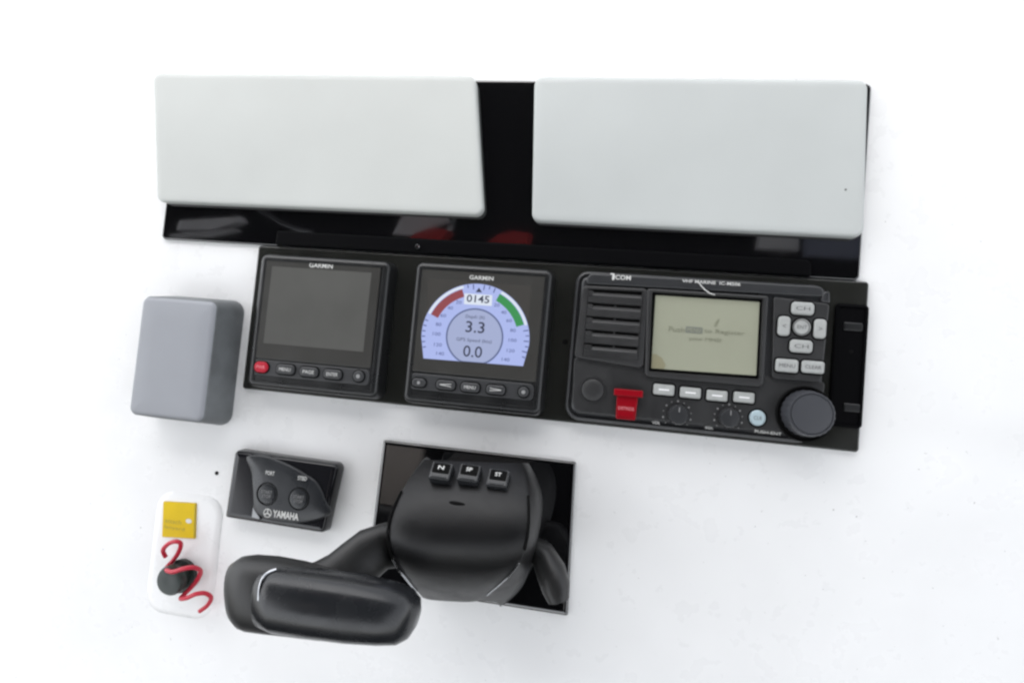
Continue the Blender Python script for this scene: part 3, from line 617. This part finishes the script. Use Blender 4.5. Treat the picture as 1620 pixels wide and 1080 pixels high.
# ------------------------------------------------------------------ throttle control
P = [at(*q, ZG + .004) for q in ((606, 698), (911, 729), (592, 830), (899.5, 944))]
x0 = (P[0].x + P[2].x) / 2; x1 = (P[1].x + P[3].x) / 2; y1 = (P[0].y + P[1].y) / 2; y0 = at(745, 950, 0).y
loc = Vector(((x0 + x1) / 2, (y0 + y1) / 2, ZG))
tc_ = thing('throttle_control', 'black twin throttle control on a glossy square plate', 'throttle', loc); f = Frame(tc_, loc)
link('base_plate', slab([(x, y) for x, y in ((P[2].x - .0005 - loc.x - .002, y0 - loc.y), (P[3].x - loc.x + .0005, y0 - loc.y), (P[1].x - loc.x, y1 - loc.y), (P[0].x - loc.x, y1 - loc.y))], .0012, [(0, .0001), (0, .0030), (.0005, .0038), (.0013, .0042), (.0030, .0042), (.0034, .0036), (.005, .0036)]), M_GLOSS, tc_)
# housing: rows of (left px, right px, y left, y right, height)
rows = [(668, 824, 727, 733, .046), (656, 831, 740, 747, .055), (643, 833, 759, 766, .065), (631, 834, 778, 786, .073), (621, 835, 798, 806, .079), (612, 835, 822, 830, .084), (608, 833, 844, 851, .087), (610, 828, 866, 873, .087),
        (617, 819, 888, 895, .084), (629, 803, 907, 915, .077), (643, 785, 924, 931, .066), (655, 768, 938, 945, .050), (665, 755, 949, 954, .030)]
def front(row, s):                                           # s 0..1 across
    l, r, yl_, yr_, z = row
    bul = .0045 * (1 - (2 * s - 1) ** 4)
    x = l + (r - l) * s; y = yl_ + (yr_ - yl_) * s
    v = f.p(x, y, z); v.z = z - ZG - .006 + bul
    return v
NS = 14; grid_ = []
right_px = [838, 847, 856, 861, 860, 857, 852, 847, 841, 834, 822, 806, 792]
for k, row in enumerate(rows):
    a = front(row, 0); c = front(row, 1); fl_ = .006; y_r = row[3]
    L2 = Vector((a.x - fl_ * .5, a.y, a.z * .82)); L1 = Vector((a.x - fl_ * .4, a.y - .001, a.z * .45)); L0 = Vector((a.x + .002, a.y - (.020 if k < 3 else .012), .0036))
    z1 = row[4] * .55; R1 = f.p(right_px[k], y_r - 1, z1); R1.z = z1 - ZG
    z2 = row[4] * .84; R2 = f.p(right_px[k] * .62 + row[1] * .38, y_r, z2); R2.z = z2 - ZG - .004
    R0 = f.p(right_px[k] - 4, y_r + 8, .0); R0.z = .0036
    grid_.append([L0, L1, L2] + [front(row, s / NS) for s in range(NS + 1)] + [R2, R1, R0])
# the crest turns under and runs back to the plate, out of sight below the overhang
top = []; top0 = []
for i, v in enumerate(grid_[0]):
    s_ = min(1, max(0, (i - 3) / NS)); px = 682 + (826 - 682) * s_; py = 731 + 6 * s_
    u = f.p(px, py - 1, .042); u.z = .042 - ZG; u2 = f.p(px + 2, py + 10, .004); u2.z = .0036
    top.append(u); top0.append(u2)
bm = bmesh.new(); G = [top0, top] + grid_
V = [[bm.verts.new(v) for v in r] for r in G]
for j in range(len(V) - 1):
    for i in range(len(V[0]) - 1):
        try: bm.faces.new((V[j][i], V[j][i+1], V[j+1][i+1], V[j+1][i]))
        except ValueError: pass
bm.verts.index_update(); cr_ = bm.edges.layers.float.new('crease_edge')
for j in range(len(V)):
    for i in range(len(V[0])):
        if j + 1 < len(V) and i in (3, 3 + NS):
            e_ = bm.edges.get((V[j][i], V[j + 1][i]))
            if e_: e_[cr_] = .75
        if i + 1 < len(V[0]) and j == 2:
            e_ = bm.edges.get((V[j][i], V[j][i + 1]))
            if e_: e_[cr_] = .7
ho = link('housing', bm, M_THR, tc_, smooth=38)
md = ho.modifiers.new('smooth', 'SUBSURF'); md.levels = 1; md.render_levels = 2
# seam grooves and chrome trims along the sides of the front face
def trim(side_, i0, i1, r, m, name, lift=.0006, out=0.0):
    pts = []
    rr = rows[i0:i1]
    for k in range(len(rr) - 1):
        for t in (0, .33, .66):
            row = tuple(rr[k][j] * (1 - t) + rr[k + 1][j] * t for j in range(5)); v = front(row, side_); v.z += lift; v.x += out; pts.append(v)
    v = front(rr[-1], side_); v.z += lift; v.x += out; pts.append(v)
    return link(name, tube(pts, r, 8), m, tc_)
trim(0, 3, 9, .0008, M_HOLE, 'seam'); trim(1, 3, 8, .0009, M_HOLE, 'seam')
trim(0, 8, 12, .0010, M_STEEL, 'chrome_trim', .0006); trim(1, 8, 12, .0005, M_STEEL, 'chrome_trim', .0006)
# thumb notch in the head
v = front(tuple(rows[3][j] * .25 + rows[4][j] * .75 for j in range(5)), .47)
link('thumb_notch', lathe(0, 0, [(.001, -.001), (.0062, 0), (.0055, .0005), (.002, .0007)], 24), M_HOLE, tc_)
tn = tc_.children[-1]; tn.location = v + Vector((0, 0, -.0002)); tn.rotation_euler = (math.radians(-30), 0, math.radians(-3)); tn.scale = (1, .22, 1)
# three switches along the crest
for (cx_, cy_, s_) in ((698.5, 746.5, 'N'), (743, 749.5, 'SP'), (788.5, 757.5, 'ST')):
    z = .064 if cx_ < 770 else .064
    q = f.p(cx_, cy_, z); W_ = mm(33, cx_, cy_, z)
    base = Matrix.Translation((q.x, q.y, q.z + .0005)) @ Matrix.Rotation(math.radians(-38), 4, 'X') @ Matrix.Rotation(math.radians(-1), 4, 'Z')
    bm = slab(rect(0, 0, W_, .0135), .0012, round_top(-.010, .0026, .0012)); bmesh.ops.transform(bm, matrix=base, verts=bm.verts[:])
    k = link('switch', bm, M_THRG, tc_)
    bm = slab(rect(0, .0016, W_ * .8, .0074), .0008, [(0, .0024), (0, .0031), (.0005, .0034)]); bmesh.ops.transform(bm, matrix=base, verts=bm.verts[:]); link('key_top', bm, M_HOLE, k)
    bm = slab(rect(0, -.0048, W_ * .7, .0012), .0005, [(0, .0024), (0, .0030), (.0002, .0032)]); bmesh.ops.transform(bm, matrix=base, verts=bm.verts[:]); link('ridge', bm, M_ENG, k)
    bm = text_bm(s_, .0044, .0030, 0, .0018, .0036, bold=.02); bmesh.ops.transform(bm, matrix=base, verts=bm.verts[:]); flatlink('legend', bm, M_WHITE, k)
# grip: an oval loft along the handle, end cap, chrome band
def oval_loft(stations, n=28):
    """stations: (px, py, z, half width along dash y in px, half depth in metres)"""
    C_ = [f.p(x, y, z) for x, y, z, a, b in stations]; rings = []
    for i, (x, y, z, a, b) in enumerate(stations):
        c = C_[i].copy(); c.z = z - ZG
        t = C_[min(i + 1, len(C_) - 1)] - C_[max(i - 1, 0)]; t = Vector((t.x, t.y, 0)).normalized(); nrm = Vector((-t.y, t.x, 0))
        A2 = mm(a, x, y, z)
        rings.append([c + nrm * A2 * math.copysign(abs(math.cos(u)) ** .85, math.cos(u)) + Vector((0, 0, b)) * math.copysign(abs(math.sin(u)) ** .85, math.sin(u)) for u in [2*PI*k/n for k in range(n)]])
    return loft(rings)
zh = .100
link('grip', oval_loft([(412, 943, zh + .003, 33, .012), (420, 943, zh + .003, 41, .0165), (445, 946, zh + .003, 47, .0185), (500, 953, zh + .002, 48, .0195), (561, 961, zh, 48, .020), (610, 968, zh - .002, 45, .019), (640, 974, zh - .004, 40, .0165), (654, 977, zh - .005, 30, .012), (660, 978, zh - .006, 16, .006)]), M_THRG, tc_, smooth=60)
link('grip_end_cap', oval_loft([(364.5, 936, zh - .006, 14, .004), (367, 936, zh - .006, 30, .009), (373, 936, zh - .005, 42, .013), (384, 936, zh - .004, 50, .0155), (400, 937, zh - .003, 53, .017), (430, 940, zh - .003, 54, .0175), (470, 946, zh - .004, 53, .0175), (520, 956, zh - .006, 50, .017), (570, 965, zh - .008, 44, .015)]), M_ARM, tc_, smooth=60)
pts = [f.p(x, y, z) for x, y, z in ((410, 962, .1185), (410, 945, .1190), (411.5, 928, .1180), (416, 914, .1155), (424, 905, .1120), (438, 899.5, .1090), (458, 898.5, .1070))]
for v in pts: v.z = v.z - ZG * 0 + .0005
def cat2(P_): return [P_[0]] + [(.5 * (2*P_[i] + (P_[i+1] - P_[i-1])*t + (2*P_[i-1] - 5*P_[i] + 4*P_[i+1] - P_[i+2])*t*t + (3*P_[i] - P_[i-1] - 3*P_[i+1] + P_[i+2])*t**3)) for i in range(1, len(P_) - 2) for t in (0, .25, .5, .75)] + [P_[-2]]
link('chrome_band', tube(cat2(pts), .0008, 8), M_STEEL, tc_)
# arms that run from the hubs to the grips
link('lever_arm', oval_loft([(640, 862, .050, 32, .010), (612, 862, .056, 34, .011), (588, 872, .062, 36, .012), (565, 891, .068, 37, .012), (540, 911, .075, 37, .012), (512, 927, .082, 38, .011), (484, 938, .088, 40, .010), (455, 944, .092, 40, .008)]), M_ARM, tc_, smooth=60)
link('lever_arm', oval_loft([(840, 862, .030, 14, .012), (858, 876, .036, 20, .012), (872, 905, .042, 24, .012), (880, 928, .047, 23, .012), (884, 948, .050, 17, .009)]), M_ARM, tc_, smooth=60)

# ------------------------------------------------------------------ unseen roof aft of the dash, shaped for its shade and the panels' reflections
hd = link('shade_hardtop', slab(rect(-0.28, -0.26, 2.26, 2.43), .2, [(0, 0), (0, .03), (.02, .05)], 10), M_CANVAS, kind='structure')
HL = Vector((-.05, -.95, 1.05)); hd.location = HL; hd['label'] = 'unseen dark boat roof overhead, shaped to shade the dash and darken reflections'
def mirror(px, py, far):                                    # the place that the panel mirrors at a pixel, in hardtop axes
    p_ = at(px, py, 0); d_ = (p_ - Vector((0, 0, DIST))).normalized(); r_ = Vector((d_.x, d_.y, -d_.z))
    return (TILT @ (p_ + r_ * far)) - HL
M_REFLRED = mat('reflected_red', (0.55, 0.02, 0.02), 0.6); M_PALE = mat('reflected_pale', (0.8, 0.79, 0.82), 0.5); M_BLUEC = mat('blue_canvas', (0.10, 0.14, 0.20), 0.7)
def reflected_block(name, pix, far, m, depth=.05):  # unseen block added where its mirror image colours a glossy black surface
    P_ = [mirror(x, y, far) for x, y in pix]; c = sum(P_, Vector()) / len(P_); nrm = (P_[1] - P_[0]).cross(P_[2] - P_[0]).normalized()
    rings = [[c + (v - c) * s_ + nrm * z for v in P_] for s_, z in ((.9, -depth), (1, -depth * .7), (1, depth * .7), (.9, depth))]
    link(name, loft(rings), m, hd)
reflected_block('reflection_block', [(648, 383), (700, 387), (716, 368), (690, 362), (660, 372)], .75, M_REFLRED)
reflected_block('reflection_block', [(770, 388), (838, 391), (842, 372), (815, 368), (790, 374)], .75, M_REFLRED)
reflected_block('reflection_block', [(622, 372), (650, 374), (712, 352), (706, 338), (640, 338)], .85, M_PALE, .02)
reflected_block('reflection_block', [(1195, 395), (1262, 398), (1264, 366), (1200, 362)], .85, M_PALE, .02)
reflected_block('reflection_block', [(1270, 406), (1380, 412), (1382, 372), (1272, 366)], .9, mat('reflected_blue_grey', (0.30, 0.32, 0.42), 0.7), .02)
reflected_block('reflection_patch', [(285, 366), (340, 366), (388, 352), (384, 344), (290, 350)], .8, M_PALE, .03)  # unseen pale shapes added to imitate a sky gap mirrored in the panel
reflected_block('reflection_patch', [(272, 376), (330, 376), (380, 366), (374, 362), (300, 368), (272, 371)], .8, M_PALE, .02)
reflected_block('reflection_block', [(588, 838), (640, 838), (668, 735), (672, 702), (598, 690)], .8, mat('reflected_tan', (0.5, 0.44, 0.40), 0.6), .02)
link('reflection_rail', tube([mirror(x, y, .8) for x, y in ((385, 310), (400, 322), (420, 337), (445, 352), (470, 362), (495, 366))], .004, 8), M_STEEL, hd)  # unseen tubes added for thin streaks in the panel's reflection
link('reflection_rail', tube([mirror(x, y, .8) for x, y in ((716, 330), (718, 345), (714, 360), (706, 370))], .006, 8), M_STEEL, hd)
